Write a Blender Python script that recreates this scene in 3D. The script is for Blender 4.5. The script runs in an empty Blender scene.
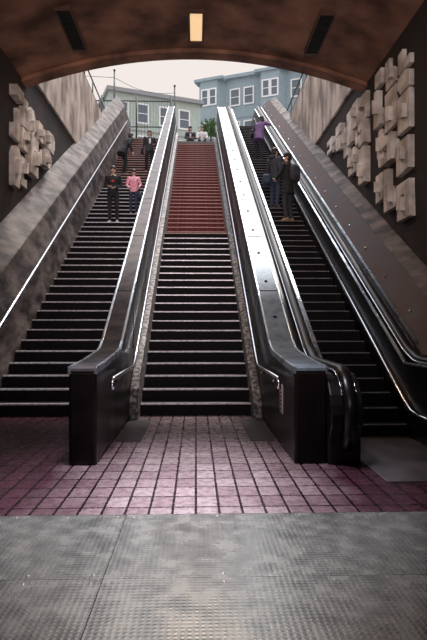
import bpy, bmesh, math, random
from mathutils import Vector, Matrix, Euler
random.seed(11)
S = bpy.context.scene
C = S.collection
T = 0.57735
E = 1.5
try:
    S.view_settings.view_transform = 'Standard'
except Exception:
    pass

# ------------------------------------------------------------ materials
def mat(name, col, rough=.6, metal=0., col2=None, scale=4., bump=0., bscale=30., detail=6., stretch=None, lo=.35, hi=.65, spec=None):
    m = bpy.data.materials.new(name); m.use_nodes = True
    nt = m.node_tree; N = nt.nodes; L = nt.links
    b = N['Principled BSDF']
    b.inputs['Base Color'].default_value = (*col, 1)
    b.inputs['Roughness'].default_value = rough
    b.inputs['Metallic'].default_value = metal
    if spec is not None: b.inputs['Specular IOR Level'].default_value = spec
    tc = N.new('ShaderNodeTexCoord'); mp = N.new('ShaderNodeMapping')
    L.new(tc.outputs['Object'], mp.inputs['Vector'])
    if stretch: mp.inputs['Scale'].default_value = stretch
    if col2:
        n = N.new('ShaderNodeTexNoise'); n.inputs['Scale'].default_value = scale; n.inputs['Detail'].default_value = detail
        r = N.new('ShaderNodeValToRGB')
        r.color_ramp.elements[0].position = lo; r.color_ramp.elements[1].position = hi
        r.color_ramp.elements[0].color = (*col, 1); r.color_ramp.elements[1].color = (*col2, 1)
        L.new(mp.outputs[0], n.inputs['Vector']); L.new(n.outputs['Fac'], r.inputs['Fac'])
        L.new(r.outputs['Color'], b.inputs['Base Color'])
        mr = N.new('ShaderNodeMapRange'); mr.inputs['To Min'].default_value = max(0.05, rough-.12); mr.inputs['To Max'].default_value = min(1, rough+.15)
        L.new(n.outputs['Fac'], mr.inputs['Value']); L.new(mr.outputs[0], b.inputs['Roughness'])
    if bump:
        n2 = N.new('ShaderNodeTexNoise'); n2.inputs['Scale'].default_value = bscale; n2.inputs['Detail'].default_value = 4
        bp = N.new('ShaderNodeBump'); bp.inputs['Strength'].default_value = bump; bp.inputs['Distance'].default_value = .02
        L.new(mp.outputs[0], n2.inputs['Vector']); L.new(n2.outputs['Fac'], bp.inputs['Height']); L.new(bp.outputs[0], b.inputs['Normal'])
    return m

def emis(name, col, s):
    m = bpy.data.materials.new(name); m.use_nodes = True
    b = m.node_tree.nodes['Principled BSDF']
    b.inputs['Base Color'].default_value = (*col, 1)
    b.inputs['Emission Color'].default_value = (*col, 1); b.inputs['Emission Strength'].default_value = s
    return m

def tile_mat():
    m = bpy.data.materials.new('brick_floor_tiles'); m.use_nodes = True
    nt = m.node_tree; N = nt.nodes; L = nt.links; b = N['Principled BSDF']
    tc = N.new('ShaderNodeTexCoord'); br = N.new('ShaderNodeTexBrick')
    br.offset = 0; br.squash = 1
    br.inputs['Scale'].default_value = 1; br.inputs['Brick Width'].default_value = .190; br.inputs['Row Height'].default_value = .29
    br.inputs['Mortar Size'].default_value = .011; br.inputs['Mortar Smooth'].default_value = .2
    br.inputs['Color1'].default_value = (.40, .33, .34, 1); br.inputs['Color2'].default_value = (.26, .19, .21, 1)
    br.inputs['Mortar'].default_value = (.018, .008, .013, 1)
    L.new(tc.outputs['Object'], br.inputs['Vector'])
    n = N.new('ShaderNodeTexNoise'); n.inputs['Scale'].default_value = 14; n.inputs['Detail'].default_value = 9
    L.new(tc.outputs['Object'], n.inputs['Vector'])
    mx = N.new('ShaderNodeMix'); mx.data_type = 'RGBA'; mx.blend_type = 'MULTIPLY'; mx.inputs[0].default_value = .75
    r = N.new('ShaderNodeValToRGB'); r.color_ramp.elements[0].position = .3; r.color_ramp.elements[0].color = (.48, .42, .45, 1); r.color_ramp.elements[1].position = .7
    L.new(n.outputs['Fac'], r.inputs['Fac']); L.new(br.outputs['Color'], mx.inputs[6]); L.new(r.outputs['Color'], mx.inputs[7])
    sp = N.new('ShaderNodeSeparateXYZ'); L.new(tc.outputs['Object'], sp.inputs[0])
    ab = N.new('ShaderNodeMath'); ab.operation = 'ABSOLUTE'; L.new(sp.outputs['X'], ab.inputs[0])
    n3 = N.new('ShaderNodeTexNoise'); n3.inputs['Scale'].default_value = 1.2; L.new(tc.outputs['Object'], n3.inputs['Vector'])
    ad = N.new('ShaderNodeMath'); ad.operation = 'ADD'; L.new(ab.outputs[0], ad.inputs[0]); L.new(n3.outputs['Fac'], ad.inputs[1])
    side_shade = N.new('ShaderNodeValToRGB'); side_shade.color_ramp.elements[0].position = .40; side_shade.color_ramp.elements[1].position = .80
    side_shade.color_ramp.elements[0].color = (1.0, 1.0, 1.0, 1); side_shade.color_ramp.elements[1].color = (.22, .10, .15, 1)  # shade towards both sides painted into the tiles, middle strip stays daylit
    dv = N.new('ShaderNodeMath'); dv.operation = 'DIVIDE'; dv.inputs[1].default_value = 2.5; L.new(ad.outputs[0], dv.inputs[0]); L.new(dv.outputs[0], side_shade.inputs['Fac'])
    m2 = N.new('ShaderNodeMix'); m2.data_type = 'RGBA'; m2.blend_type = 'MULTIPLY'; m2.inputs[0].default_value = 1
    L.new(mx.outputs[2], m2.inputs[6]); L.new(side_shade.outputs['Color'], m2.inputs[7])
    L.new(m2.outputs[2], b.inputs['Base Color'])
    mr = N.new('ShaderNodeMapRange'); mr.inputs['To Min'].default_value = .16; mr.inputs['To Max'].default_value = .40
    L.new(n.outputs['Fac'], mr.inputs['Value']); L.new(mr.outputs[0], b.inputs['Roughness'])
    bp = N.new('ShaderNodeBump'); bp.invert = True; bp.inputs['Strength'].default_value = .7; bp.inputs['Distance'].default_value = .006
    L.new(br.outputs['Fac'], bp.inputs['Height']); L.new(bp.outputs[0], b.inputs['Normal'])
    return m

def ribbed(name, col, col2, rough, metal, axis, freq, strength=.5, two=False, scale=2.2, spec=None):
    m = mat(name, col, rough, metal, col2, scale, detail=12, spec=spec)
    nt = m.node_tree; N = nt.nodes; L = nt.links; b = N['Principled BSDF']
    tc = N.new('ShaderNodeTexCoord'); w = N.new('ShaderNodeTexWave'); w.bands_direction = axis; w.inputs['Scale'].default_value = freq
    L.new(tc.outputs['Object'], w.inputs['Vector'])
    h = w.outputs['Fac']
    if two:
        w2 = N.new('ShaderNodeTexWave'); w2.bands_direction = 'Y'; w2.inputs['Scale'].default_value = freq
        L.new(tc.outputs['Object'], w2.inputs['Vector'])
        mu = N.new('ShaderNodeMath'); mu.operation = 'MULTIPLY'
        L.new(w.outputs['Fac'], mu.inputs[0]); L.new(w2.outputs['Fac'], mu.inputs[1]); h = mu.outputs[0]
    bp = N.new('ShaderNodeBump'); bp.inputs['Strength'].default_value = strength; bp.inputs['Distance'].default_value = .004
    L.new(h, bp.inputs['Height']); L.new(bp.outputs[0], b.inputs['Normal'])
    return m

M = dict(
 tiles=tile_mat(),
 plate=ribbed('ribbed_metal_plate', (.42,.44,.43), (.62,.64,.61), .24, .85, 'X', 9., .22, True, 7.0),
 landing=ribbed('grooved_landing_metal', (.20,.18,.20), (.36,.33,.35), .34, .7, 'X', 12., .4),
 seam=mat('dark_seam', (.02,.015,.02), .8),
 rivet=mat('rivet_steel', (.7,.68,.7), .3, .9),
 grate=ribbed('dark_grate', (.015,.013,.018), (.04,.035,.043), .5, .4, 'Y', 14., .8),
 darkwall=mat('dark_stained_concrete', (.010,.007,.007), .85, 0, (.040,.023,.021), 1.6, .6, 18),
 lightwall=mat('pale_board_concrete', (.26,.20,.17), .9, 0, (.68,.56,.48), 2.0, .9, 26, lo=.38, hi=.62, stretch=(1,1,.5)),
 parapet=mat('weathered_concrete_coping', (.032,.024,.024), .6, 0, (.36,.30,.28), 1.6, .9, 25, detail=14, stretch=(1,1,2.5), lo=.38, hi=.76),
 redband=mat('dark_red_coping_side', (.020,.008,.009), .50, .1, (.075,.030,.026), 3, .2, 20, spec=.3),
 ceiling=mat('brown_ceiling_concrete', (.085,.034,.021), .8, 0, (.46,.22,.13), 1.1, .8, 14, detail=14, lo=.36, hi=.70),
 relief=mat('cast_concrete_relief', (.44,.38,.34), .9, 0, (.88,.81,.75), 2.4, .9, 24, detail=12, lo=.38, hi=.62),
 step=mat('shaded_worn_stair_tread', (.004,.003,.004), .6, 0, (.011,.008,.011), 9, .3, 40, spec=.15),  # near black holds the canopy's shade over the lower flights
 nosing=mat('worn_nosing_strip', (.50,.48,.54), .36, .25, (.92,.88,.95), 14),
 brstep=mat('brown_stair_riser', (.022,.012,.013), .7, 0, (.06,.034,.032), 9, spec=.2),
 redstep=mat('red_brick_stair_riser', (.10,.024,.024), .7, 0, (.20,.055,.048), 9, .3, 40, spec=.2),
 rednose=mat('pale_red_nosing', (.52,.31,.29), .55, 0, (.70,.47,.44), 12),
 curb=mat('speckled_granite_curb', (.07,.066,.07), .6, 0, (.48,.46,.47), 14, .3, 50, lo=.42, hi=.62),
 brown=mat('worn_dark_metal_panel', (.003,.002,.003), .34, .5, (.036,.017,.014), 1.8, .15, 20, stretch=(1,1,.6), lo=.44, hi=.78),
 bronze=mat('dull_dark_metal_deck', (.045,.042,.050), .60, .2, (.14,.125,.135), 3.5, .15, 30, spec=.2),
 steel=mat('blue_grey_worn_steel_deck', (.16,.21,.26), .48, .35, (.30,.37,.44), 5.0, .1, 24, detail=10, spec=.25),
 silver=mat('bright_steel_strip', (.50,.59,.68), .28, .85, (.74,.83,.92), 4),
 chrome=mat('chrome_tube', (.86,.89,.95), .16, 1.),
 rubber=mat('black_rubber', (.006,.006,.008), .30),
 blackpanel=mat('black_metal_skirt', (.005,.004,.005), .34, .4, (.018,.014,.017), 3),
 estep=ribbed('grooved_escalator_step', (.004,.003,.004), (.010,.008,.010), .6, .0, 'X', 16., .6, spec=.12),
 estepedge=mat('escalator_step_edge', (.18,.16,.18), .45, .4, (.32,.29,.31), 10),
 lampglow=emis('warm_lamp_diffuser', (1.,.68,.36), .80),
 lampframe=mat('lamp_frame', (.10,.05,.035), .5, .3),
 slot=mat('black_vent', (.006,.004,.004), .8),
 blue=mat('blue_grey_siding', (.28,.37,.42), .8, 0, (.33,.42,.47), 3),
 green=mat('sage_stucco', (.40,.49,.46), .85, 0, (.48,.57,.53), 3),
 cream=mat('cream_stucco', (.62,.58,.55), .85, 0, (.70,.67,.64), 3),
 trim=mat('white_trim', (.85,.87,.89), .6),
 roofm=mat('grey_roof', (.30,.32,.34), .8),
 glass=mat('window_glass', (.14,.18,.22), .08, .3),
 pole=mat('grey_pole', (.05,.06,.06), .5, .5),
 leaf=mat('tree_leaves', (.03,.08,.025), .8, 0, (.08,.19,.05), 8),
 bark=mat('bark', (.07,.045,.03), .9),
 sidewalk=mat('plaza_paving', (.22,.19,.18), .85, 0, (.3,.26,.25), 3, .2, 20),
 sign=mat('notice_paper', (.62,.55,.50), .6),
 signink=mat('notice_ink', (.12,.06,.05), .7),
 skin=mat('skin', (.66,.42,.33), .55),
 hairb=mat('dark_hair', (.012,.009,.008), .5, 0, (.03,.02,.016), 40),
 hairbr=mat('brown_hair', (.06,.03,.018), .5, 0, (.10,.055,.03), 40),
 eye=mat('eye', (.02,.015,.015), .2), lip=mat('lips', (.30,.09,.08), .5),
 black=mat('black_cloth', (.010,.010,.013), .85, 0, (.025,.025,.031), 12),
 navy=mat('navy_denim', (.028,.040,.08), .85, 0, (.06,.075,.13), 14),
 charcoal=mat('charcoal_cloth', (.028,.028,.036), .85, 0, (.052,.052,.064), 12),
 pink=mat('pink_patterned_jacket', (.90,.20,.36), .8, 0, (1.,.62,.68), 22, lo=.45, hi=.55),
 purple=mat('purple_coat', (.11,.055,.14), .8, 0, (.20,.11,.25), 10),
 white=mat('white_cloth', (.85,.83,.82), .8), blueb=mat('dark_blue_bag', (.018,.030,.06), .7),
 redprint=mat('red_print', (.6,.05,.05), .8), tan=mat('tan_leather', (.30,.17,.08), .7),
)

# ------------------------------------------------------------ mesh helpers
ORG = {}
class MB:
    def __init__(s): s.v = []; s.f = []
    def add(s, vs, fs):
        o = len(s.v); s.v += [Vector(a) for a in vs]; s.f += [[i+o for i in f] for f in fs]; return s
    def box(s, x0, x1, y0, y1, z0, z1):
        vs = [(x,y,z) for x in (x0,x1) for y in (y0,y1) for z in (z0,z1)]
        return s.add(vs, [(0,1,3,2),(4,6,7,5),(0,4,5,1),(2,3,7,6),(0,2,6,4),(1,5,7,3)])
    def prism(s, yz, x0, x1):
        n = len(yz)
        vs = [(x0,y,z) for y,z in yz]+[(x1,y,z) for y,z in yz]
        fs = [tuple(range(n)), tuple(range(2*n-1, n-1, -1))]+[(i,(i+1)%n,(i+1)%n+n,i+n) for i in range(n)]
        return s.add(vs, fs)
    def loft(s, rings):
        n = len(rings[0]); o = len(s.v)
        for r in rings: s.v += [Vector(p) for p in r]
        for k in range(len(rings)-1):
            for i in range(n):
                j = (i+1) % n
                s.f.append([o+k*n+i, o+k*n+j, o+(k+1)*n+j, o+(k+1)*n+i])
        s.f.append([o+i for i in range(n)][::-1]); s.f.append([o+(len(rings)-1)*n+i for i in range(n)])
        return s
    def tube(s, pts, r, n=10, r2=None):
        pts = [Vector(p) for p in pts]; rings = []
        for k, p in enumerate(pts):
            d = (pts[min(k+1, len(pts)-1)]-pts[max(k-1, 0)]).normalized()
            a = Vector((1,0,0)) if abs(d.x) < .9 else Vector((0,0,1))
            u = (a-d*a.dot(d)).normalized(); w = d.cross(u)
            rr = r[k] if isinstance(r, (list, tuple)) else r
            rb = r2 if r2 else rr
            rings.append([p+u*math.cos(2*math.pi*i/n)*rr+w*math.sin(2*math.pi*i/n)*rb for i in range(n)])
        return s.loft(rings)
    def capsule(s, p0, p1, r0, r1, n=12):
        p0 = Vector(p0); p1 = Vector(p1); d = (p1-p0)
        if d.length < 1e-5: d = Vector((0,0,.001))
        d.normalize()
        pts = []; rs = []
        for a in (-85,-55,-25): pts.append(p0+d*math.sin(math.radians(a))*r0); rs.append(r0*math.cos(math.radians(a)))
        pts += [p0, p1]; rs += [r0, r1]
        for a in (25,55,85): pts.append(p1+d*math.sin(math.radians(a))*r1); rs.append(r1*math.cos(math.radians(a)))
        a = Vector((1,0,0)) if abs(d.x) < .9 else Vector((0,0,1))
        u = (a-d*a.dot(d)).normalized(); w = d.cross(u)
        return s.loft([[p+u*math.cos(2*math.pi*i/n)*r+w*math.sin(2*math.pi*i/n)*r for i in range(n)] for p, r in zip(pts, rs)])
    def ell(s, c, rad, R=None, n=14):
        c = Vector(c); rings = []
        for k in range(1, n):
            ph = math.pi*k/n-math.pi/2
            rg = []
            for i in range(n):
                v = Vector((rad[0]*math.cos(ph)*math.cos(2*math.pi*i/n), rad[1]*math.cos(ph)*math.sin(2*math.pi*i/n), rad[2]*math.sin(ph)))
                rg.append(c+(R @ v if R else v))
            rings.append(rg)
        return s.loft(rings)
    def mesh(s, name, m, off=Vector((0,0,0)), smooth=False):
        me = bpy.data.meshes.new(name)
        me.from_pydata([tuple(v-off) for v in s.v], [], s.f)
        bm = bmesh.new(); bm.from_mesh(me); bmesh.ops.recalc_face_normals(bm, faces=bm.faces[:]); bm.to_mesh(me); bm.free()
        if m: me.materials.append(m)
        if smooth:
            for p in me.polygons: p.use_smooth = True
        return me
    def build(s, name, m, parent=None, smooth=False, bevel=0, org=None):
        off = ORG.get(parent.name, Vector((0,0,0))) if parent else Vector(org or (0,0,0))
        o = bpy.data.objects.new(name, s.mesh(name, m, off, smooth)); C.objects.link(o)
        if parent: o.parent = parent; ORG[o.name] = off
        else: o.location = off; ORG[o.name] = off
        if bevel:
            b = o.modifiers.new('Bevel', 'BEVEL'); b.width = bevel; b.segments = 2; b.limit_method = 'ANGLE'
        return o

def empty(name, loc, label, cat, group=None, rz=0):
    o = bpy.data.objects.new(name, None); C.objects.link(o); o.location = loc; o.rotation_euler = (0,0,rz); o.empty_display_size = .2
    ORG[o.name] = Vector(loc); o['label'] = label; o['category'] = cat
    if group: o['group'] = group
    return o
def tag(o, label, cat, group=None, kind=None):
    o['label'] = label; o['category'] = cat
    if group: o['group'] = group
    if kind: o['kind'] = kind
    return o
def struct(o, label=None, cat=None):
    o['kind'] = 'structure'
    o['label'] = label or o.name.replace('_', ' '); o['category'] = cat or o.name.split('_')[0]
    return o
def inst(me, name, parent, loc):
    o = bpy.data.objects.new(name, me); C.objects.link(o); o.parent = parent; o.location = loc; return o

def zs(Y, H): return T*Y-(H-E)
TOPZ = 11.2
# ------------------------------------------------------------ setting
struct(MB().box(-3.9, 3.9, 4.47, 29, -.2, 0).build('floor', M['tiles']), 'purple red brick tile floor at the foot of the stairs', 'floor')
struct(MB().box(-3.9, 3.9, -4, 4.47, -.2, -.02).build('floor_near', M['seam']), 'dark bed under the metal floor plates', 'floor')
ys = [(3.34, 4.465), (2.2, 3.335), (1.05, 2.195)]
xs = [(-3.85, -2.26), (-2.255, -.555), (-.55, 2.20), (2.205, 3.88)]
coln = ['far left', 'left', 'middle', 'right']
rown = ['row touching the brick tiles', 'second row from the brick tiles', 'third row from the brick tiles']
rvm = MB().ell((0, 0, 0), (.011, .011, .004), n=8).mesh('rivet', M['rivet'], smooth=True)
for r, (y0, y1) in enumerate(ys):
    for c, (x0, x1) in enumerate(xs):
        cx = (x0+x1)/2
        t = empty('floor_plate', (cx, y0, -.02), f'grey ribbed metal floor plate, {coln[c]} one of the {rown[r]}', 'floor plate', 'metal floor plates')
        MB().box(x0, x1, y0, y1, -.02, .0).build('plate', M['plate'], t)
        for k in range(5):
            x = x0+.06+(x1-x0-.12)*k/4
            for y in (y0+.05, y1-.05): inst(rvm, 'rivet', t, (x-cx, y-y0, .021))

for sx, nm in ((-1, 'left'), (1, 'right')):
    x0, x1 = sorted((sx*3.9, sx*4.4))
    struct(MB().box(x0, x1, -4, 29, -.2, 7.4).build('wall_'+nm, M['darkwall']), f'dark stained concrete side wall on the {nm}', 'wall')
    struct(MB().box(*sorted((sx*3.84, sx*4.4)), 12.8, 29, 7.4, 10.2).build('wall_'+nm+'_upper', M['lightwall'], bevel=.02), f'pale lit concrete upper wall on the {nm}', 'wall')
    struct(MB().box(*sorted((sx*4.4, sx*60)), 12.8, 29, 9.0, 9.9).build('floor_street_'+nm, M['sidewalk']), f'street ground beyond the {nm} wall', 'floor')
struct(MB().box(-4.4, 4.4, -4.3, -4, -.2, 8).build('wall_back', M['darkwall']), 'dark back wall of the concourse', 'wall')
struct(MB().box(-60, 60, 29.4, 120, 10.6, TOPZ).build('floor_plaza', M['sidewalk']), 'paved plaza at the top of the stairs', 'floor')
def cz(x): return 7.80-.72*(x/3.9)**2
mb = MB(); rings = []
for Y in (-4, 0, 4, 8, 10, 11.9, 12.8):
    row = [(-4.4+8.8*i/24, Y, cz(-4.4+8.8*i/24)) for i in range(25)]
    rings.append(row+[(4.4, Y, 8.9), (-4.4, Y, 8.9)])
struct(mb.loft(rings).build('ceiling', M['ceiling']), 'arched brown concrete ceiling over the stairs', 'ceiling')
mb = MB(); rings = []
for Y in (12.45, 12.8):
    row = [(-3.9+7.8*i/24, Y+.001, cz(-3.9+7.8*i/24)-.09) for i in range(25)]
    rings.append(row+[(3.9, Y, 8), (-3.9, Y, 8)])
struct(mb.loft(rings).build('trim_1', M['ceiling']), 'arched lip beam at the front edge of the ceiling', 'trim')

zc = cz(0)
t = empty('ceiling_light', (0, 11.4, zc), 'long warm glowing lamp set in the middle of the arched ceiling', 'ceiling light')
fr = MB(); fr.box(-.17, -.125, 10.95, 12.05, zc-.07, zc+.05); fr.box(.125, .17, 10.95, 12.05, zc-.07, zc+.05); fr.box(-.17, .17, 10.9, 10.95, zc-.07, zc+.05); fr.box(-.17, .17, 12.05, 12.1, zc-.07, zc+.05)
fr.build('frame', M['lampframe'], t); MB().box(-.125, .125, 10.95, 12.05, zc-.04, zc+.02).build('diffuser', M['lampglow'], t)
for sx, nm in ((-1, 'left'), (1, 'right')):
    t = empty('ceiling_vent', (sx*2.5, 11.3, 7.4), f'dark slotted vent in the ceiling {nm} of the lamp', 'vent', 'ceiling vents')
    zc = cz(2.5)
    f = MB(); f.box(sx*2.5-.13, sx*2.5+.13, 10.4, 11.9, zc-.06, zc+.1); f.build('backing', M['slot'], t)
    f = MB()
    for a in ((-.15,-.13,10.37,11.93), (.13,.15,10.37,11.93), (-.13,.13,10.37,10.4), (-.13,.13,11.9,11.93)): f.box(sx*2.5+a[0], sx*2.5+a[1], a[2], a[3], zc-.08, zc+.1)
    f.build('frame', M['lampframe'], t)
    for k in range(1, 8): MB().box(sx*2.5-.13, sx*2.5+.13, 10.4+k*.19, 10.42+k*.19, zc-.075, zc-.06).build('slat', M['slot'], t)

# ------------------------------------------------------------ parapets
YE = 29.4
def sloped_top(x0, H0, x1, H1, yf, lev, yt, zb=0):
    def prof(x, H):
        yb = (lev+H-E)/T; return [(x, yf, zb), (x, yf, lev), (x, yb, lev), (x, yt, zs(yt, H)), (x, YE+.3, zs(yt, H)), (x, YE+.3, zb)]
    return MB().loft([prof(x0, H0), prof(x1, H1)])
struct(sloped_top(-3.5, 4.85, -3.9, 4.35, 6.5, 1.15, 27.2).build('wall_left_parapet', M['parapet'], bevel=.02), 'weathered concrete coping sloping up beside the left stairs', 'wall')
struct(sloped_top(3.64, 4.50, 3.9, 4.30, 6.5, 1.4, 27.2).build('wall_right_parapet', M['parapet'], bevel=.02), 'weathered concrete coping sloping up beside the escalator', 'wall')

# ------------------------------------------------------------ stair flights
def stairs(label, x0, x1, nlow, rise, run, landing, ntop, rise2, run2, lowm, lown, upm, upn, curbs):
    t = empty('staircase', ((x0+x1)/2, 9.44, 0), label, 'stairs')
    def stepmesh(r, d, m): return MB().box(x0, x1, 0, d, 0, r).mesh('step', m, Vector(((x0+x1)/2, 0, 0)))
    def nosemesh(r, m): return MB().box(x0+.01, x1-.01, -.025, .035, r-.022, r+.004).mesh('nosing', m, Vector(((x0+x1)/2, 0, 0)))
    y = 9.44; z = 0
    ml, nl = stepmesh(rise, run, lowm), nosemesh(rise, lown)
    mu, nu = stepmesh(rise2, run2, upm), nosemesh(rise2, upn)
    mland = stepmesh(rise, run+landing, lowm)
    for k in range(nlow):
        last = k == nlow-1 and landing
        s = inst(mland if last else ml, 'landing' if last else 'step', t, (0, y-9.44, z))
        inst(nl if not last else nu, 'nosing', s, (0, 0, 0) if not last else (0, 0, rise-rise2))
        z += rise; y += run+(landing if last else 0)
    for k in range(ntop):
        s = inst(mu, 'step', t, (0, y-9.44, z)); inst(nu, 'nosing', s, (0, 0, 0))
        z += rise2; y += run2
    MB().prism([(9.8, 0), (y, z-rise2*1.6), (y, 0)], x0, x1).build('stair_base', M['step'], t)
    for (c0, c1, hh) in curbs:
        MB().prism([(9.0, 0), (9.0, hh*.5), (9.1, hh*.8), (9.44, hh+.1), (y, z+hh), (y, z-1), (9.8, 0)], c0, c1).build('side_curb', M['curb'], t, bevel=.01)
    return t, y, z
RI, RU = .205, .355
nlow = 21; ztop_low = nlow*RI
ntop = 33; rise2 = (TOPZ-ztop_low)/ntop; run2 = rise2/T
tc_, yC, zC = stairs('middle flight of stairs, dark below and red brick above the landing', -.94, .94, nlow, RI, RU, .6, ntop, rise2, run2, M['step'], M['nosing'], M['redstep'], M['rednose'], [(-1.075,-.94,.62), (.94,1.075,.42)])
nL = 54; rL = TOPZ/nL; uL = rL/T
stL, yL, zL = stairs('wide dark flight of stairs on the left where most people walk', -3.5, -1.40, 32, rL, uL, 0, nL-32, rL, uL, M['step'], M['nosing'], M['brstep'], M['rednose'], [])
struct(MB().box(-3.5, 3.45, min(yC, yL)-.02, 29.45, 10.6, TOPZ-.005).build('floor_top', M['sidewalk']), 'paved edge at the stair heads', 'floor')

# ------------------------------------------------------------ divider walls
YT = 27.6
def curve_top(H, dz=0, yf=6.05):
    ys_ = 8.05; z1 = zs(ys_, H)
    p = [(yf, 1.02), (6.6, 1.045), (7.35, z1-.10), (7.75, z1-.07), (7.95, z1-.03), (8.15, zs(8.15, H)), (8.4, zs(8.4, H))]
    p = [(y, z+dz) for y, z in p]
    return p+[(YT, zs(YT, H)+dz), (YE+.3, zs(YT, H)+dz)]
def strip(H, a, b, x0, x1, yf=6.05):
    lo = curve_top(H, a, yf); hi = curve_top(H, b, yf)
    n = len(lo); m = MB(); m.loft([[(x0, lo[i][0], lo[i][1]), (x1, lo[i][0], lo[i][1]), (x1, hi[i][0], hi[i][1]), (x0, hi[i][0], hi[i][1])] for i in range(n)]); return m
def divider(label, x0, x1, H, deckm, bolts, w=.028):
    t = empty('divider_wall', ((x0+x1)/2, 6.05, 0), label, 'divider wall')
    MB().prism([(6.05, 0)]+curve_top(H)+[(YE+.3, 0)], x0, x1).build('wall_body', M['brown'], t, bevel=.03)
    d = strip(H, .0, .03, x0+w-.01, x1-w+.01).build('metal_deck', deckm, t)
    for a, b in ((x0-.01, x0+w-.01), (x1-w+.01, x1+.01)):
        strip(H, -.03, .05, a, b, 6.04).build('edge_strip', M['silver'], t, bevel=.005)
    y = 8.8
    while y < YT:
        z = zs(y, H)+.032
        if bolts: MB().ell(((x0+x1)/2, y, z), (.032, .032, .022), n=8).build('deck_bolt', M['blackpanel'], d, smooth=True)
        y += 1.15
    y = 9.6
    while y < YT:
        MB().prism([(y, zs(y, H)-1.6), (y+.015, zs(y, H)-1.6), (y+.015, zs(y+.015, H)), (y, zs(y, H))], x0-.004, x1+.004).build('panel_joint', M['seam'], t)
        MB().prism([(y, zs(y, H)+.02), (y+.025, zs(y+.025, H)+.02), (y+.025, zs(y+.025, H)+.034), (y, zs(y, H)+.034)], x0+.02, x1-.02).build('deck_seam', M['seam'], d); y += 2.3
    return t
dl = divider('dark metal clad wall between the left stairs and the middle stairs', -1.38, -1.08, 4.95, M['bronze'], False, .034)
dr = divider('metal clad wall with bolted blue grey top between the middle stairs and the escalator', 1.08, 1.44, 4.95, M['steel'], True)

t = empty('notice', (1.06, 7.1, .55), 'small pale notice plate fixed low on the right divider wall', 'sign')
MB().box(1.066, 1.078, 6.85, 7.05, .42, .78).build('plate', M['sign'], t)
for k in range(6): MB().box(1.063, 1.067, 6.88, 7.02-.03*(k % 2), .72-k*.05, .735-k*.05).build('print_line', M['signink'], t)

# ------------------------------------------------------------ chrome handrails
def rail(label, x, H, lev, yend, yt, wallx, r=.026):
    yb = (lev+H-E)/T; zt = zs(yt, H)
    pts = [(x, yend, lev-.12), (x, yend+.01, lev-.06), (x, yend+.07, lev), (x, yb-.25, lev), (x, yb, lev+.03), (x, yb+.25, zs(yb+.25, H))]
    pts += [(x, yt, zt), (x, yt+.25, zt+.08), (x, yt+1.2, zt+.08)]
    t = empty('handrail', (x, yend, lev-.1), label, 'handrail', 'chrome stair handrails')
    MB().tube(pts, r, 12).build('tube', M['chrome'], t, smooth=True)
    y = yb+.6
    while y < yt:
        MB().tube([(x, y, zs(y, H)-.01), (x, y, zs(y, H)-.07), (wallx, y, zs(y, H)-.07)], .011, 6).build('bracket', M['chrome'], t, smooth=True); y += 1.9
    for y in (yend+.5, yb-.5):
        MB().tube([(x, y, lev-.01), (x, y, lev-.07), (wallx, y, lev-.07)], .011, 6).build('bracket', M['chrome'], t, smooth=True)
rail('chrome tube handrail on the left side of the middle stairs', -.99, 5.75, .88, 6.6, 27.2, -1.08)
rail('chrome tube handrail on the right side of the middle stairs', .99, 5.75, .88, 6.6, 27.2, 1.08)
rail('chrome tube handrail on the left stairs, against the dividing wall', -1.47, 5.45, .88, 6.9, 27.2, -1.38, .03)
rail('chrome tube handrail along the far left parapet wall', -3.40, 5.60, 1.0, 7.5, 27.2, -3.5, .036)

# ------------------------------------------------------------ escalator
HS = 5.80
es = empty('escalator', (2.37, 6.1, 0), 'dark escalator with silver trims on the right of the middle stairs', 'escalator')
R, U = .18, .18/T
yb0 = (HS-E)/T
me = MB().box(1.87, 2.87, 0, U, -.08, R).mesh('step', M['estep'], Vector((2.37, 0, 0)))
mn = MB().box(1.89, 2.85, -.012, .02, R-.010, R+.003).mesh('step_edge', M['estepedge'], Vector((2.37, 0, 0)))
nst = int(TOPZ/R)
for k in range(nst):
    s = inst(me, 'step', es, (0, yb0+k*U-6.1, k*R)); inst(mn, 'step_edge', s, (0, 0, 0))
ytopE = yb0+nst*U
MB().box(1.87, 2.87, ytopE, 29.45, nst*R-.1, nst*R+.01).build('top_landing_plate', M['landing'], es)
MB().prism([(8.2, 0), (ytopE, TOPZ-.8), (ytopE, 0)], 1.87, 2.87).build('truss', M['blackpanel'], es)
MB().box(1.84, 3.85, 5.3, yb0-.12, 0, .012).build('landing_plate', M['landing'], es, bevel=.003)
MB().box(1.87, 2.87, yb0-.14, yb0+.02, 0, .02).build('comb_plate', M['estepedge'], es)
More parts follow.
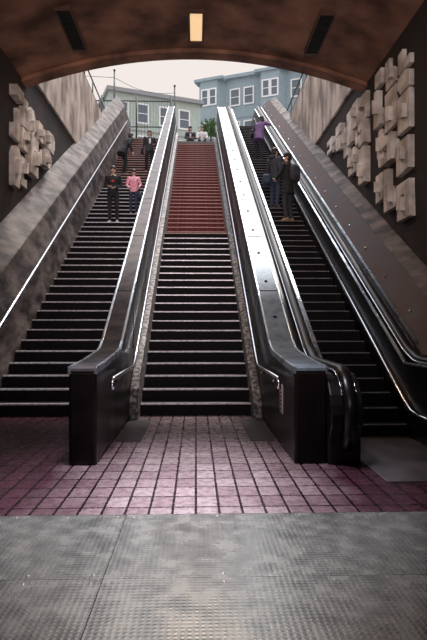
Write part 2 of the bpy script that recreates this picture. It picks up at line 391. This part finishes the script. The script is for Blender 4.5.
def escal_side(x0, x1, xr, xi0, xi1, fy=6.2):
    Hb = 5.02
    lev = .98; yb = (lev+Hb-E)/T; ra = .42; cy = fy+.1; czz = lev-ra
    arc = [(cy-ra*math.sin(math.radians(a)), czz+ra*math.cos(math.radians(a))) for a in range(0, 106, 15)]
    prof = [(cy-ra+.12, 0), (cy-ra+.12, .3)]+arc[::-1]+[(yb, lev), (YT, zs(YT, Hb)), (YE, zs(YT, Hb)), (YE, 0)]
    b = MB().prism(prof, x0, x1).build('balustrade', M['blackpanel'], es, bevel=.02)
    Hk = 5.45; lk = .34; yk = (lk+Hk-E)/T
    MB().prism([(6.4, 0), (6.4, lk), (yk, lk), (YT, zs(YT, Hk)), (YE, zs(YT, Hk)), (YE, 0)], xi0, xi1).build('skirt', M['blackpanel'], b)
    xm = (xi0+xi1)/2
    MB().tube([(xm, 6.4, lk), (xm, yk-.25, lk), (xm, yk, lk+.03), (xm, yk+.25, zs(yk+.25, Hk)), (xm, YT, zs(YT, Hk))], .020, 8, .015).build('skirt_trim', M['chrome'], b, smooth=True)
    Hr = 4.90; lr = lev+.07; yr = (lr+Hr-E)/T; rr = ra+.06
    pts = [(xr, cy+.35, czz-rr+.06), (xr, cy+.1, czz-rr)]
    pts += [(xr, cy-rr*math.sin(math.radians(a)), czz+rr*math.cos(math.radians(a))) for a in range(165, -1, -15)]
    pts += [(xr, yr-.3, lr), (xr, yr-.1, lr+.02), (xr, yr+.1, lr+.09), (xr, yr+.3, zs(yr+.3, Hr)), (xr, YT, zs(YT, Hr)), (xr, YT+.4, zs(YT, Hr)+.1), (xr, YE, zs(YT, Hr)+.1)]
    MB().tube(pts, .07, 14, .042).build('handrail', M['rubber'], b, smooth=True)
    for s in (-1, 1):
        pts2 = [(xr+s*.078, p[1], p[2]-.03) for p in pts[9:]]
        MB().tube(pts2, .013, 6).build('handrail_trim', M['chrome'], b, smooth=True)
    return b
bl = escal_side(1.44, 1.80, 1.64, 1.80, 1.865)
br = escal_side(2.95, 3.24, 3.09, 2.875, 2.95)
for x0, x1, b in ((1.75, 1.81, bl), (2.94, 2.99, br), (3.19, 3.24, br)):
    H = 5.0; y0 = (.99+H-E)/T
    MB().prism([(6.5, .975), (6.5, 1.0), (y0, 1.0), (YT, zs(YT, H)), (YT, zs(YT, H)-.03), (y0, .975)], x0, x1).build('inner_deck', M['silver'], b, bevel=.004)
sloped_top(3.24, 4.93, 3.64, 4.52, 6.3, 1.1, YT).build('outer_cladding', M['redband'], es)
H = 4.93
MB().prism([(8.1, zs(8.1, H)), (YT, zs(YT, H)), (YT, zs(YT, H)+.05), (8.08, zs(8.1, H)+.05)], 3.235, 3.275).build('outer_trim', M['silver'], es, bevel=.004)
y = 8.7
while y < YT:
    MB().ell((3.40, y, zs(y, 4.766)), (.03, .03, .02), n=8).build('deck_bolt', M['silver'], es, smooth=True); y += 1.15

for sx, nm in ((-1, 'left'), (1, 'right')):
    o = MB().box(*sorted((sx*.72, sx*1.05)), 7.3, 8.98, 0, .008).build('floor_grate', M['grate'], org=(sx*.88, 8.1, 0))
    tag(o, f'dark floor grate on the {nm} side of the foot of the middle stairs', 'floor grate', 'floor grates')

# ------------------------------------------------------------ reliefs
def relief(sx, ranges, label, zt=6.85):
    t = empty('relief_mural', (sx*3.9, ranges[0][0], zs(ranges[0][0], 4.35)), label, 'wall relief', 'concrete reliefs')
    def X(a, b): return sorted((sx*(3.9-a), sx*(3.9-b)))
    for (ya, ybb) in ranges:
        y = ya
        while y < ybb:
            w = random.uniform(.42, .66)
            z = zs(y, 4.35)+.4+random.uniform(0, .35)
            while z < zt-.25:
                h = random.uniform(.38, .95)
                if z+h > zt: h = zt-z
                d = random.uniform(.07, .17); g = .03; k = random.random()
                j = lambda: random.uniform(-.035, .035)
                a0, a1, b0, b1 = y+g, y+w-g, z+g*.7, z+h-g*.7
                if k < .25:
                    pr = [(a0+j(),b0),(a1,b0),(a1,b0+h*.28),(a0+w*.4,b0+h*.25),(a0+w*.35,b1-h*.3),(a1,b1-h*.33),(a1+j(),b1),(a0,b1)]
                elif k < .5:
                    pr = [(a0,b0),(a1+j(),b0),(a1,b1),(a1-w*.38,b1+j()),(a1-w*.35,b0+h*.35),(a0,b0+h*.4)]
                elif k < .68:
                    pr = [(a0,b0),(a1-w*.2,b0),(a1-w*.15,b0+h*.2),(a1,b0+h*.3),(a1,b1-h*.25),(a1-w*.25,b1),(a0+w*.25,b1),(a0,b1-h*.2)]
                elif k < .85:
                    pr = [(a0,b0),(a1,b0+h*.18),(a1,b1),(a0+w*.3,b1+j()),(a0+w*.3,b1-h*.3),(a0,b1-h*.36)]
                else: pr = [(a0,b0+j()),(a1,b0),(a1,b1),(a0,b1)]
                o = MB().prism(pr, *X(0, d)).build('relief_block', M['relief'], t, bevel=.005)
                if h > .45 and random.random() < .6:
                    q0 = a0+w*random.uniform(.08, .35); r0 = b0+h*random.uniform(.1, .45)
                    MB().prism([(q0, r0), (q0+w*.32, r0+h*.05), (q0+w*.3, r0+h*.4), (q0, r0+h*.34)], *X(d*.6, d+.09)).build('raised_bar', M['relief'], o, bevel=.004)
                z += h+random.choice((0, .03, .12))
            y += w+random.choice((0, .02, .08))
relief(-1, [(11.6, 16.2)], 'pale cast concrete block relief on the left wall', 6.6)
relief(1, [(9.7, 11.4), (12.2, 15.6)], 'pale cast concrete block relief on the right wall')

# ------------------------------------------------------------ background
def win(root, u, z, w, h, y=-.06):
    f = MB(); fw = .12
    for a in ((u-w/2-fw, u-w/2, z-h/2-fw, z+h/2+fw), (u+w/2, u+w/2+fw, z-h/2-fw, z+h/2+fw), (u-w/2, u+w/2, z+h/2, z+h/2+fw), (u-w/2, u+w/2, z-h/2-fw, z-h/2), (u-w/2, u+w/2, z-.03, z+.03)):
        f.box(a[0], a[1], y-.04, y+.1, a[2], a[3])
    me = f.mesh('window', M['trim']); o = bpy.data.objects.new('window', me); C.objects.link(o); o.parent = root
    g = bpy.data.objects.new('pane', MB().box(u-w/2, u+w/2, y, y+.05, z-h/2, z+h/2).mesh('pane', M['glass'])); C.objects.link(g); g.parent = o
def lpart(mb, name, m, root):
    o = bpy.data.objects.new(name, mb.mesh(name, m)); C.objects.link(o); o.parent = root; return o
def building(loc, rz, L, D, Hh, wm, label, bays, wins, zrows, cor='trim'):
    t = empty('apartment_building', loc, label, 'building', None, rz)
    lpart(MB().box(0, L, 0, D, 0, Hh), 'wall', wm, t)
    lpart(MB().box(-.2, L+.2, -.3, D+.2, Hh, Hh+.3), 'cornice', M[cor], t)
    for u in bays:
        m = MB(); m.add([(u-1.3,0,2.6),(u-.8,-.9,2.6),(u+.8,-.9,2.6),(u+1.3,0,2.6),(u-1.3,0,Hh-.2),(u-.8,-.9,Hh-.2),(u+.8,-.9,Hh-.2),(u+1.3,0,Hh-.2)], [(0,1,5,4),(1,2,6,5),(2,3,7,6),(0,4,7,3),(4,5,6,7),(0,3,2,1)])
        lpart(m, 'bay', wm, t)
        m = MB(); m.box(u-1.4, u+1.4, -1.05, 0, Hh-.2, Hh+.05); lpart(m, 'bay_cornice', wm, t)
        for z in zrows:
            win(t, u-.38, z, .5, 1.3, -.93); win(t, u+.38, z, .5, 1.3, -.93)
    for u in wins:
        for z in zrows: win(t, u, z, .75, 1.35)
    for z in zrows[:-1]:
        lpart(MB().box(0, L, -.05, 0, z+1.1, z+1.2), 'belt_course', M[cor], t)
    return t
a = math.atan2(47-51, 9.8-.4)
building((.4, 51, TOPZ), a, 16, 8, 12.7, M['blue'], 'blue grey apartment block with bay windows behind the stair head', [1.2, 6.9, 11.0], [3.4, 4.7, 9.0, 13.2], [2, 5, 8, 11], 'blue')
building((-6.6, 42, TOPZ), math.radians(20), 7.4, 6, 8.2, M['green'], 'flat roofed sage green building behind the left stairs', [], [1.0, 2.6, 4.4, 6.0], [1.6, 4.3, 6.8], 'roofm')
building((-3.9, 56, TOPZ), 0, 4.4, 6, 12.0, M['cream'], 'cream building rising between the green and the blue ones', [], [1.2, 3.2], [3, 6, 9, 11.0])
building((-17, 52, TOPZ), math.radians(8), 10, 8, 11.4, M['blue'], 'grey building farthest left beyond the fence', [3], [6, 8.4], [2, 5, 8, 10.4])
struct(MB().box(-60, 60, 64, 64.5, 11, 17).build('wall_far', M['cream']), 'distant low wall of street fronts', 'wall')

def fence(x0, x1, y, h, label):
    t = empty('fence', ((x0+x1)/2, y, TOPZ), label, 'fence', 'plaza fences')
    n = int((x1-x0)/.16)
    for z in (TOPZ+.15, TOPZ+h*.5, TOPZ+h-.05): MB().box(x0, x1, y-.025, y+.025, z-.025, z+.025).build('rail', M['pole'], t)
    for i in range(n+1): MB().box(x0+i*.16-.007, x0+i*.16+.007, y-.007, y+.007, TOPZ+.1, TOPZ+h).build('bar', M['pole'], t)
    x = x0
    while x <= x1+.01:
        MB().tube([(x, y, TOPZ), (x, y, TOPZ+h+.25)], .05, 8).build('post', M['pole'], t, smooth=True); x += (x1-x0)/3
fence(-7.2, -1.4, 31.0, 3.0, 'tall dark wire fence behind the left stair head')
fence(2.2, 6.4, 31.5, 1.6, 'low dark fence behind the escalator head')
def siderail(sx, nm):
    t = empty('guard_rail', (sx*4.1, 18, 10.2), f'thin metal guard railing on top of the {nm} concrete wall', 'railing', 'wall top railings')
    for z in (10.2+.55, 10.2+1.05): MB().tube([(sx*4.1, 15.5, z), (sx*4.1, 28.6, z)], .028, 8).build('rail', M['pole'], t, smooth=True)
    y = 15.6
    while y < 28.6:
        MB().tube([(sx*4.1, y, 10.2), (sx*4.1, y, 11.27)], .025, 8).build('post', M['pole'], t, smooth=True); y += 1.6
siderail(-1, 'left'); siderail(1, 'right')
def pole(x, y, h, label):
    t = empty('utility_pole', (x, y, TOPZ), label, 'pole', 'thin street poles')
    MB().tube([(x, y, TOPZ), (x, y, TOPZ+h)], [.07, .04], 10).build('shaft', M['pole'], t, smooth=True)
    MB().ell((x, y, TOPZ+h+.03), (.07, .07, .08)).build('finial', M['pole'], t, smooth=True)
pole(-4.75, 32.2, 5.2, 'thin pole at the left rising high above the fence')
pole(-1.30, 33.5, 4.9, 'thin pole nearest the middle stair head')
pole(-5.7, 34.0, 4.3, 'thin pole farthest left, behind the fence')
for i, (p, q) in enumerate((((-4.75,32.2,TOPZ+4.8), (-1.3,33.5,TOPZ+4.5)), ((-4.75,32.2,TOPZ+4.8), (-14,33,TOPZ+6.6)))):
    p = Vector(p); q = Vector(q)
    o = MB().tube([p.lerp(q, k/12)-Vector((0,0,.35*math.sin(math.pi*k/12))) for k in range(13)], .014, 6).build('overhead_wire', M['pole'], org=tuple(p))
    tag(o, ('overhead wire sagging between the two taller poles', 'overhead wire running off to the left from the tallest pole')[i], 'wire', 'overhead wires')
def tree(x, y, h, r, label):
    t = empty('tree', (x, y, TOPZ), label, 'tree')
    MB().tube([(x, y, TOPZ), (x+.05, y, TOPZ+h*.5), (x, y, TOPZ+h)], [.12, .08, .04], 8).build('trunk', M['bark'], t, smooth=True)
    b = MB()
    for i in range(700):
        v = Vector((random.gauss(0,1), random.gauss(0,1), random.gauss(0,1))).normalized()*r*random.uniform(.4, 1)*random.choice((1,.9,1.1))
        p = Vector((x, y, TOPZ+h))+Vector((v.x, v.y, v.z*.8)); s = .09
        q = Euler((random.random()*6, random.random()*6, random.random()*6)).to_matrix()
        b.add([p+q@Vector(c) for c in ((-s,0,0),(0,-s*.5,0),(s,0,0),(0,s*.5,0))], [(0,1,2,3)])
    b.build('foliage', M['leaf'], t)
tree(.95, 36, 3.3, .75, 'small green tree behind the head of the middle stairs')
tree(1.75, 37.5, 3.3, .7, 'rounder green tree partly behind the escalator wall')

# ------------------------------------------------------------ people
def remesh(mb, vox, name, m, parent, extra=None, smooth_it=2):
    o = bpy.data.objects.new('tmp', mb.mesh('tmp', m)); C.objects.link(o)
    r = o.modifiers.new('r', 'REMESH'); r.mode = 'VOXEL'; r.voxel_size = vox; r.use_smooth_shade = True
    sm = o.modifiers.new('s', 'SMOOTH'); sm.iterations = smooth_it; sm.factor = .5
    dg = bpy.context.evaluated_depsgraph_get()
    me = bpy.data.meshes.new_from_object(o.evaluated_get(dg)); me.name = name
    bpy.data.objects.remove(o)
    if extra:
        bm = bmesh.new(); bm.from_mesh(me); em = extra.mesh('x', m, smooth=True); bm.from_mesh(em); bm.to_mesh(me); bm.free()
    for p in me.polygons: p.use_smooth = True
    me.materials.clear(); me.materials.append(m)
    ob = bpy.data.objects.new(name, me); C.objects.link(ob); ob.parent = parent
    return ob

def hand(mb, wrist, elbow, side, curl=.4):
    w = Vector(wrist); d = (w-Vector(elbow)).normalized()
    lat = Vector((0, 1, 0)); lat = (lat-d*lat.dot(d)).normalized()
    nrm = d.cross(lat)*side
    pc = w+d*.05
    Rm = Matrix((lat, d, nrm)).transposed()
    mb.ell(pc, (.038, .055, .017), Rm, 10)
    for i, L in enumerate((.068, .078, .073, .058)):
        b = w+d*.09-lat*(.028-.0185*i)
        d1 = (d*math.cos(curl*.6)-nrm*math.sin(curl*.6)); d2 = (d*math.cos(curl*1.7)-nrm*math.sin(curl*1.7))
        m_ = b+d1*L*.5; e = m_+d2*L*.5
        mb.capsule(b-d*.015, m_, .0092, .0085, 8); mb.capsule(m_, e, .0085, .007, 8)
    b = w+d*.03-lat*.03
    m_ = b+(d*.6-lat*.7-nrm*.25).normalized()*.035; e = m_+(d*.9-lat*.25-nrm*.4).normalized()*.03
    mb.capsule(b, m_, .012, .010, 8); mb.capsule(m_, e, .010, .008, 8)

def eloft(mb, pts, rx, ry, lat=Vector((1,0,0)), n=18):
    rings = []; pts = [Vector(p) for p in pts]
    for k, p in enumerate(pts):
        d = (pts[min(k+1, len(pts)-1)]-pts[max(k-1, 0)]).normalized()
        u = (lat-d*lat.dot(d)).normalized(); w = d.cross(u)
        rings.append([p+u*math.cos(2*math.pi*i/n)*rx[k]+w*math.sin(2*math.pi*i/n)*ry[k] for i in range(n)])
    mb.loft(rings)

def person(label, loc, rz, h, P=None, lean=0, twist=0, pelvis=None, top='black', bottom='navy', shoes='black', hair='hairb', longhair=False,
           skin='skin', headturn=0, headtilt=0, cap=None, vox=.015, coat=False, hood=False, shirt=None, printed=False):
    P = P or {}
    t = empty('person', loc, label, 'person', None, rz)
    t.scale = (h/1.75,)*3
    pel = Vector(pelvis or (0, 0, .95))
    Ru = Matrix.Rotation(twist, 3, 'Z') @ Matrix.Rotation(lean, 3, 'X')
    up = lambda x, y, z: pel+Ru @ Vector((x, y, z-.95))
    g = lambda k, d: Vector(P[k]) if k in P else d
    J = {}
    for sd, s in (('L', 1), ('R', -1)):
        J['hip'+sd] = pel+Vector((s*.092, 0, -.04)); J['knee'+sd] = g('knee'+sd, Vector((s*.10, -.03, .50))); J['ank'+sd] = g('ank'+sd, Vector((s*.105, .02, .09)))
        J['sho'+sd] = up(s*.185, .0, 1.425)
        J['elb'+sd] = up(*P['elb'+sd]) if 'elb'+sd in P else up(s*.235, .03, 1.14)
        J['wri'+sd] = up(*P['wri'+sd]) if 'wri'+sd in P else up(s*.25, -.06, .90)
    sp = [up(0, 0, z) for z in (.86, .95, 1.06, 1.20, 1.33, 1.42, 1.46, 1.50)]
    neck = up(0, .0, 1.47); hc = up(0, -.015, 1.635)
    Rh = Matrix.Rotation(twist+headturn, 3, 'Z') @ Matrix.Rotation(lean*.3+headtilt, 3, 'X')
    hp = lambda x, y, z: hc+Rh @ Vector((x, y, z))
    lat = Matrix.Rotation(twist, 3, 'Z') @ Vector((1,0,0))
    b = MB()
    eloft(b, sp, [.13,.155,.125,.14,.16,.165,.11,.06], [.09,.105,.09,.10,.11,.085,.07,.055], lat)
    b.capsule(neck, hp(0, .01, -.06), .055, .052)
    b.ell(hc+Rh@Vector((0,.012,.015)), (.076, .094, .100), Rh); b.ell(hp(0, -.018, -.055), (.052, .062, .062), Rh)
    b.capsule(hp(0, -.085, .008), hp(0, -.104, -.022), .010, .014, 8)
    for s in (-1, 1): b.ell(hp(s*.078, .01, -.008), (.012, .02, .032), Rh, 8)
    for sd in 'LR':
        b.capsule(J['sho'+sd], J['elb'+sd], .050, .038); b.capsule(J['elb'+sd], J['wri'+sd], .038, .026)
        b.capsule(J['hip'+sd], J['knee'+sd], .078, .052); b.capsule(J['knee'+sd], J['ank'+sd], .050, .036)
        b.capsule(J['ank'+sd], J['ank'+sd]+Vector((0, -.10, -.045)), .035, .026)
    hx = MB()
    hand(hx, J['wriL'], J['elbL'], 1); hand(hx, J['wriR'], J['elbR'], -1)
    remesh(b, vox, 'body', M[skin], t, hx)
    for s in (-1, 1):
        o = MB().ell(hp(s*.030, -.083, .006), (.011, .006, .006), Rh, 8).build('eye', M['eye'], None); o.parent = t
    o = MB().ell(hp(0, -.082, -.060), (.022, .008, .007), Rh, 8).build('mouth', M['lip'], None); o.parent = t
    b = MB(); b.ell(hp(0, .016, .052), (.090, .105, .092), Rh)
    if longhair:
        b.ell(hp(0, .050, -.05), (.094, .060, .14), Rh); b.ell(hp(0, .06, -.14), (.085, .045, .09), Rh)
    else: b.ell(hp(0, .05, -.02), (.084, .062, .07), Rh)
    remesh(b, vox*.8, 'hair', M[hair], t)
    if cap:
        b = MB(); b.ell(hp(0, .012, .070), (.099, .114, .080), Rh); b.ell(hp(0, -.10, .052), (.065, .06, .012), Rh)
        remesh(b, vox*.7, 'cap', M[cap], t)
    b = MB()
    if coat: b_sp = [up(0, 0, .70)]+sp[:-1]; rx = [.20,.19,.185,.16,.17,.185,.185,.115]; ry = [.15,.145,.135,.12,.125,.13,.10,.08]
    else: b_sp = sp[:-1]; rx = [.165,.175,.155,.165,.182,.185,.12]; ry = [.12,.125,.115,.122,.13,.10,.078]
    eloft(b, b_sp, rx, ry, lat)
    for sd in 'LR':
        b.capsule(J['sho'+sd], J['elb'+sd], .066, .052); b.capsule(J['elb'+sd], J['elb'+sd].lerp(J['wri'+sd], .93), .051, .040)
    b.capsule(up(0,.01,1.45), up(0,.01,1.50), .075, .068)
    if hood: b.ell(up(0, .09, 1.48), (.11, .07, .07), Ru)
    remesh(b, vox, 'jacket', M[top], t)
    if shirt:
        b = MB(); b.ell(up(0, -.075, 1.27), (.06, .072, .15), Ru); remesh(b, vox, 'shirt_front', M[shirt], t)
    if printed:
        b = MB(); b.ell(up(0, -.085, 1.27), (.07, .062, .05), Ru); remesh(b, vox*.7, 'chest_print', M['redprint'], t)
    b = MB(); eloft(b, [pel+Vector((0,0,-.11)), pel+Vector((0,0,-.03)), up(0,0,1.02)], [.14,.165,.15], [.11,.12,.108], lat)
    for sd in 'LR':
        b.capsule(J['hip'+sd], J['knee'+sd], .092, .066); b.capsule(J['knee'+sd], J['knee'+sd].lerp(J['ank'+sd], .93), .064, .054)
    remesh(b, vox, 'trousers', M[bottom], t)
    for sd, s in (('L', 1), ('R', -1)):
        a = J['ank'+sd]; yaw = Matrix.Rotation(s*.15, 3, 'Z')
        m = MB(); rings = []
        for yy, w_, hh in ((.075,.030,.05),(.06,.040,.085),(.0,.042,.095),(-.06,.045,.065),(-.13,.047,.045),(-.175,.030,.030)):
            rings.append([Vector(a)+yaw@Vector((w_*math.cos(th), yy, max(-.088, -.088+hh*.5+hh*.55*math.sin(th)))) for th in [2*math.pi*i/12 for i in range(12)]])
        m.loft(rings); o = m.build('shoe', M[shoes], None, smooth=True); o.parent = t
    return t

def stepL(y):
    k = int((y-9.44)/uL); return 9.44+(k+.5)*uL, (k+1)*rL+.004
def stepE(y):
    k = int((y-yb0)/U); return yb0+(k+.5)*U, (k+1)*R+.004

y, z = stepL(17.5)
person('man in black jacket and white shoes coming down the left stairs', (-2.62, y+.03, z), 0, 1.80,
       P={'elbL': (.25,.02,1.15), 'wriL': (.10,-.20,1.05), 'elbR': (-.25,.03,1.15), 'wriR': (-.10,-.21,1.08), 'ankL': (.13,-.02,.09), 'kneeL': (.12,-.06,.5)}, top='black', bottom='black', shoes='white', printed=True)
y, z = stepL(18.1)
person('person in pink jacket and jeans walking beside the man in black on the left stairs', (-2.05, y, z), .1, 1.48,
       P={'elbL': (.27,.0,1.17), 'wriL': (.20,-.20,1.02), 'elbR': (-.26,.0,1.15), 'wriR': (-.16,-.2,1.0), 'ankR': (-.11,.08,.09), 'kneeR': (-.11,.0,.48)}, top='pink', bottom='navy', shoes='charcoal', longhair=True, headtilt=.1)
pk_y, pk_z = y, z
y, z = stepL(22.6)
person('person in dark clothes bending over while climbing near the top of the left stairs', (-2.95, y, z), math.pi-.7, 1.92,
       P={'kneeL': (.10,-.20,.56), 'ankL': (.1,-.08,.09), 'wriR': (-.25,-.22,1.0), 'wriL': (.22,-.30,1.05), 'elbL': (.26,-.05,1.16)}, lean=.55, top='black', bottom='black', coat=True)
y4, z4 = stepL(22.9)
person('person in dark coat over a pale shirt high on the left stairs', (-1.93, y4, z4), .25, 1.75,
       P={'elbL': (.27,.02,1.15), 'wriL': (.16,-.2,1.1), 'ankR': (-.13,.07,.09), 'kneeR': (-.12,.0,.5)}, top='charcoal', bottom='black', shoes='black', hair='hairbr', longhair=True, shirt='white', headturn=-.3)
for i, (x, tp, hr, lh, lab, hh) in enumerate(((-.30, 'charcoal', 'hairb', True, 'seated person with long dark hair at the head of the middle stairs', 1.95), (.32, 'white', 'hairbr', True, 'seated person in a white top at the head of the middle stairs', 2.0))):
    s_ = hh/1.75
    k2 = 2*rise2/s_
    person(lab, (x, yC+.02, zC-2*rise2+.004), 0, hh, pelvis=(0, .12, k2+.125),
           P={'kneeL': (.13,-.34,k2+.13), 'kneeR': (-.13,-.34,k2+.13), 'ankL': (.12,-.42,.09), 'ankR': (-.12,-.42,.09),
              'elbL': (.24,-.12,1.17), 'wriL': (.14,-.36,1.10), 'elbR': (-.24,-.12,1.17), 'wriR': (-.14,-.36,1.10)}, lean=.03, headturn=(.35 if i == 0 else -.3),
           top=tp, bottom='navy', hair=hr, longhair=lh, vox=.016, shirt='white' if i == 0 else None)
y, z = stepE(20.6)
person('person in purple coat leaning on the escalator rail near its top', (2.36, y, z), math.pi-.5, 1.82,
       P={'elbL': (.33,-.12,1.26), 'wriL': (.40,-.32,1.40), 'elbR': (-.36,-.04,1.36), 'wriR': (-.20,-.12,1.60), 'kneeR': (-.12,-.10,.52)}, lean=.36, headturn=.6, top='purple', bottom='black', longhair=True, coat=True)
pu = (2.36, y, z)
y, z = stepE(14.75)
person('man in black jacket and cap standing lowest on the escalator with a backpack', (2.47, y, z), math.pi+.75, 1.84,
       P={'elbR': (-.29,-.05,1.18), 'wriR': (-.34,-.28,1.08), 'elbL': (.27,-.06,1.18), 'wriL': (.16,-.26,1.12)}, top='black', bottom='charcoal', cap='black', shoes='tan', headturn=.3, coat=True)
mb_ = (2.47, y, z)
y, z = stepE(15.6)
person('person in dark hooded jacket on the escalator just above the man with the backpack', (2.24, y, z), math.pi-.9, 1.74,
       P={'wriR': (-.28,-.12,.92), 'elbL': (.27,-.02,1.16), 'wriL': (.30,-.26,1.08)}, top='charcoal', bottom='navy', hood=True, shoes='black')
ch = (2.24, y, z)

def bag(kind, label, c, w, d, h, m, straps, rz=0, piv=None):
    t = empty(kind, (c[0], c[1], c[2]-h/2), label, 'bag', None)
    b = MB(); rings = []
    for k in range(9):
        zz = -h/2+h*k/8; f = (1-abs(2*k/8-1)**4*.35)
        rings.append([Vector((c[0]+math.copysign(abs(math.cos(a))**.6, math.cos(a))*w/2*f, c[1]+math.copysign(abs(math.sin(a))**.6, math.sin(a))*d/2*f, c[2]+zz)) for a in [2*math.pi*i/20 for i in range(20)]])
    b.loft(rings).build('bag_body', M[m], t, smooth=True)
    MB().ell((c[0], c[1]-d*.45, c[2]-h*.15), (w*.36, d*.22, h*.24)).build('pocket', M[m], t, smooth=True)
    for s in straps: MB().tube(s, .014, 6).build('strap', M['black'], t, smooth=True)
    if rz:
        p = Vector(piv); l = Vector(t.location); v = l-p; q = Matrix.Rotation(rz, 3, 'Z') @ Vector((v.x, v.y, 0))
        t.location = (p.x+q.x, p.y+q.y, l.z); t.rotation_euler = (0, 0, rz)
    return t
x, y, z = mb_
bag('backpack', 'black backpack on the back of the lowest man on the escalator', (x, y-.235, z+1.26), .32, .18, .46, 'charcoal',
    [[(x-.11,y-.16,z+1.46),(x-.13,y-.02,z+1.58),(x-.13,y+.14,z+1.46),(x-.13,y+.13,z+1.15)], [(x+.11,y-.16,z+1.46),(x+.13,y-.02,z+1.58),(x+.13,y+.14,z+1.46),(x+.13,y+.13,z+1.15)]], .75, mb_)
x, y, z = ch
bag('shoulder_bag', 'dark blue shoulder bag hanging at the hip of the hooded escalator rider', (x-.24, y-.16, z+.78), .26, .16, .34, 'blueb',
    [[(x-.32,y-.1,z+.92),(x-.22,y-.05,z+1.3),(x-.1,y,z+1.49)], [(x-.12,y-.1,z+.92),(x-.16,y-.05,z+1.3),(x-.08,y-.02,z+1.49)]])
x, y, z = pu
bag('shoulder_bag', 'black bag at the side of the rider in the purple coat', (x-.26, y-.06, z+1.0), .14, .28, .30, 'black',
    [[(x-.26,y-.1,z+1.12),(x-.2,y+.02,z+1.44)], [(x-.26,y+.08,z+1.12),(x-.19,y+.06,z+1.44)]])
bag('handbag', 'dark blue handbag carried by the person in the pink jacket', (-1.84, pk_y-.1, pk_z+.56), .13, .24, .24, 'blueb',
    [[(-1.85,pk_y-.18,pk_z+.66),(-1.86,pk_y-.15,pk_z+.82),(-1.86,pk_y-.05,pk_z+.82),(-1.85,pk_y-.02,pk_z+.66)]])
bag('shoulder_bag', 'black bag at the hip of the person in the dark coat on the left stairs', (-2.2, y4-.08, z4+.86), .14, .26, .26, 'black',
    [[(-2.2,y4-.1,z4+.97),(-2.1,y4-.1,z4+1.35),(-2.03,y4,z4+1.46)]])

# ------------------------------------------------------------ light
w = bpy.data.worlds.new('World'); S.world = w; w.use_nodes = True
nt = w.node_tree; N = nt.nodes; L = nt.links
bg = N['Background']
tc = N.new('ShaderNodeTexCoord'); sx_ = N.new('ShaderNodeSeparateXYZ'); rp = N.new('ShaderNodeValToRGB')
L.new(tc.outputs['Generated'], sx_.inputs[0]); L.new(sx_.outputs['Z'], rp.inputs['Fac']); L.new(rp.outputs['Color'], bg.inputs['Color'])
cr = rp.color_ramp
cr.elements[0].position = .0; cr.elements[0].color = (.305,.272,.255,1)
cr.elements[1].position = 1.; cr.elements[1].color = (.98,1.,1.,1)
e = cr.elements.new(.45); e.color = (.305,.277,.265,1)
e = cr.elements.new(.85); e.color = (.52,.54,.60,1)
bg.inputs['Strength'].default_value = 3.0
def light(kind, name, loc, rot, energy, col, size=1, size_y=None, angle=None, spread=None):
    l = bpy.data.lights.new(name, kind); l.energy = energy; l.color = col
    if kind == 'AREA':
        l.size = size
        if size_y: l.shape = 'RECTANGLE'; l.size_y = size_y
        if spread: l.spread = spread
    if angle: l.angle = angle
    o = bpy.data.objects.new(name, l); C.objects.link(o); o.location = loc; o.rotation_euler = rot; return o
light('SUN', 'sun', (0, 20, 30), (math.radians(-26), math.radians(8), 0), 3.6, (1., .93, .88), angle=math.radians(12))
light('AREA', 'lamp_light', (0, 11.5, cz(0)-.1), (0, 0, 0), 60, (1., .65, .4), .25, 1.1)
light('AREA', 'concourse_light', (-.25, 4.9, 7.3), (0, 0, 0), 84, (.96, .92, 1.), .9, 1.2, spread=math.radians(42))  # added lamp without a visible fixture, brightens the middle of the floor
d = (Vector((0, 13, 5.6))-Vector((0, -2.5, 4.6)))
light('AREA', 'added_front_fill', (0, -2.5, 4.6), d.to_track_quat('-Z', 'Y').to_euler(), 105, (1., .86, .84), 2.4, 1.2, spread=math.radians(64))  # unseen fill added behind the camera for stairs and reliefs

# ------------------------------------------------------------ camera
cd = bpy.data.cameras.new('Camera'); cam = bpy.data.objects.new('Camera', cd); C.objects.link(cam); S.camera = cam
cd.sensor_fit = 'VERTICAL'; cd.sensor_height = 36; cd.lens = 554/640*36
cam.location = (0, 0, E)
cam.rotation_euler = (math.radians(90+.72), 0, math.radians(-1.81))
cd.clip_end = 500
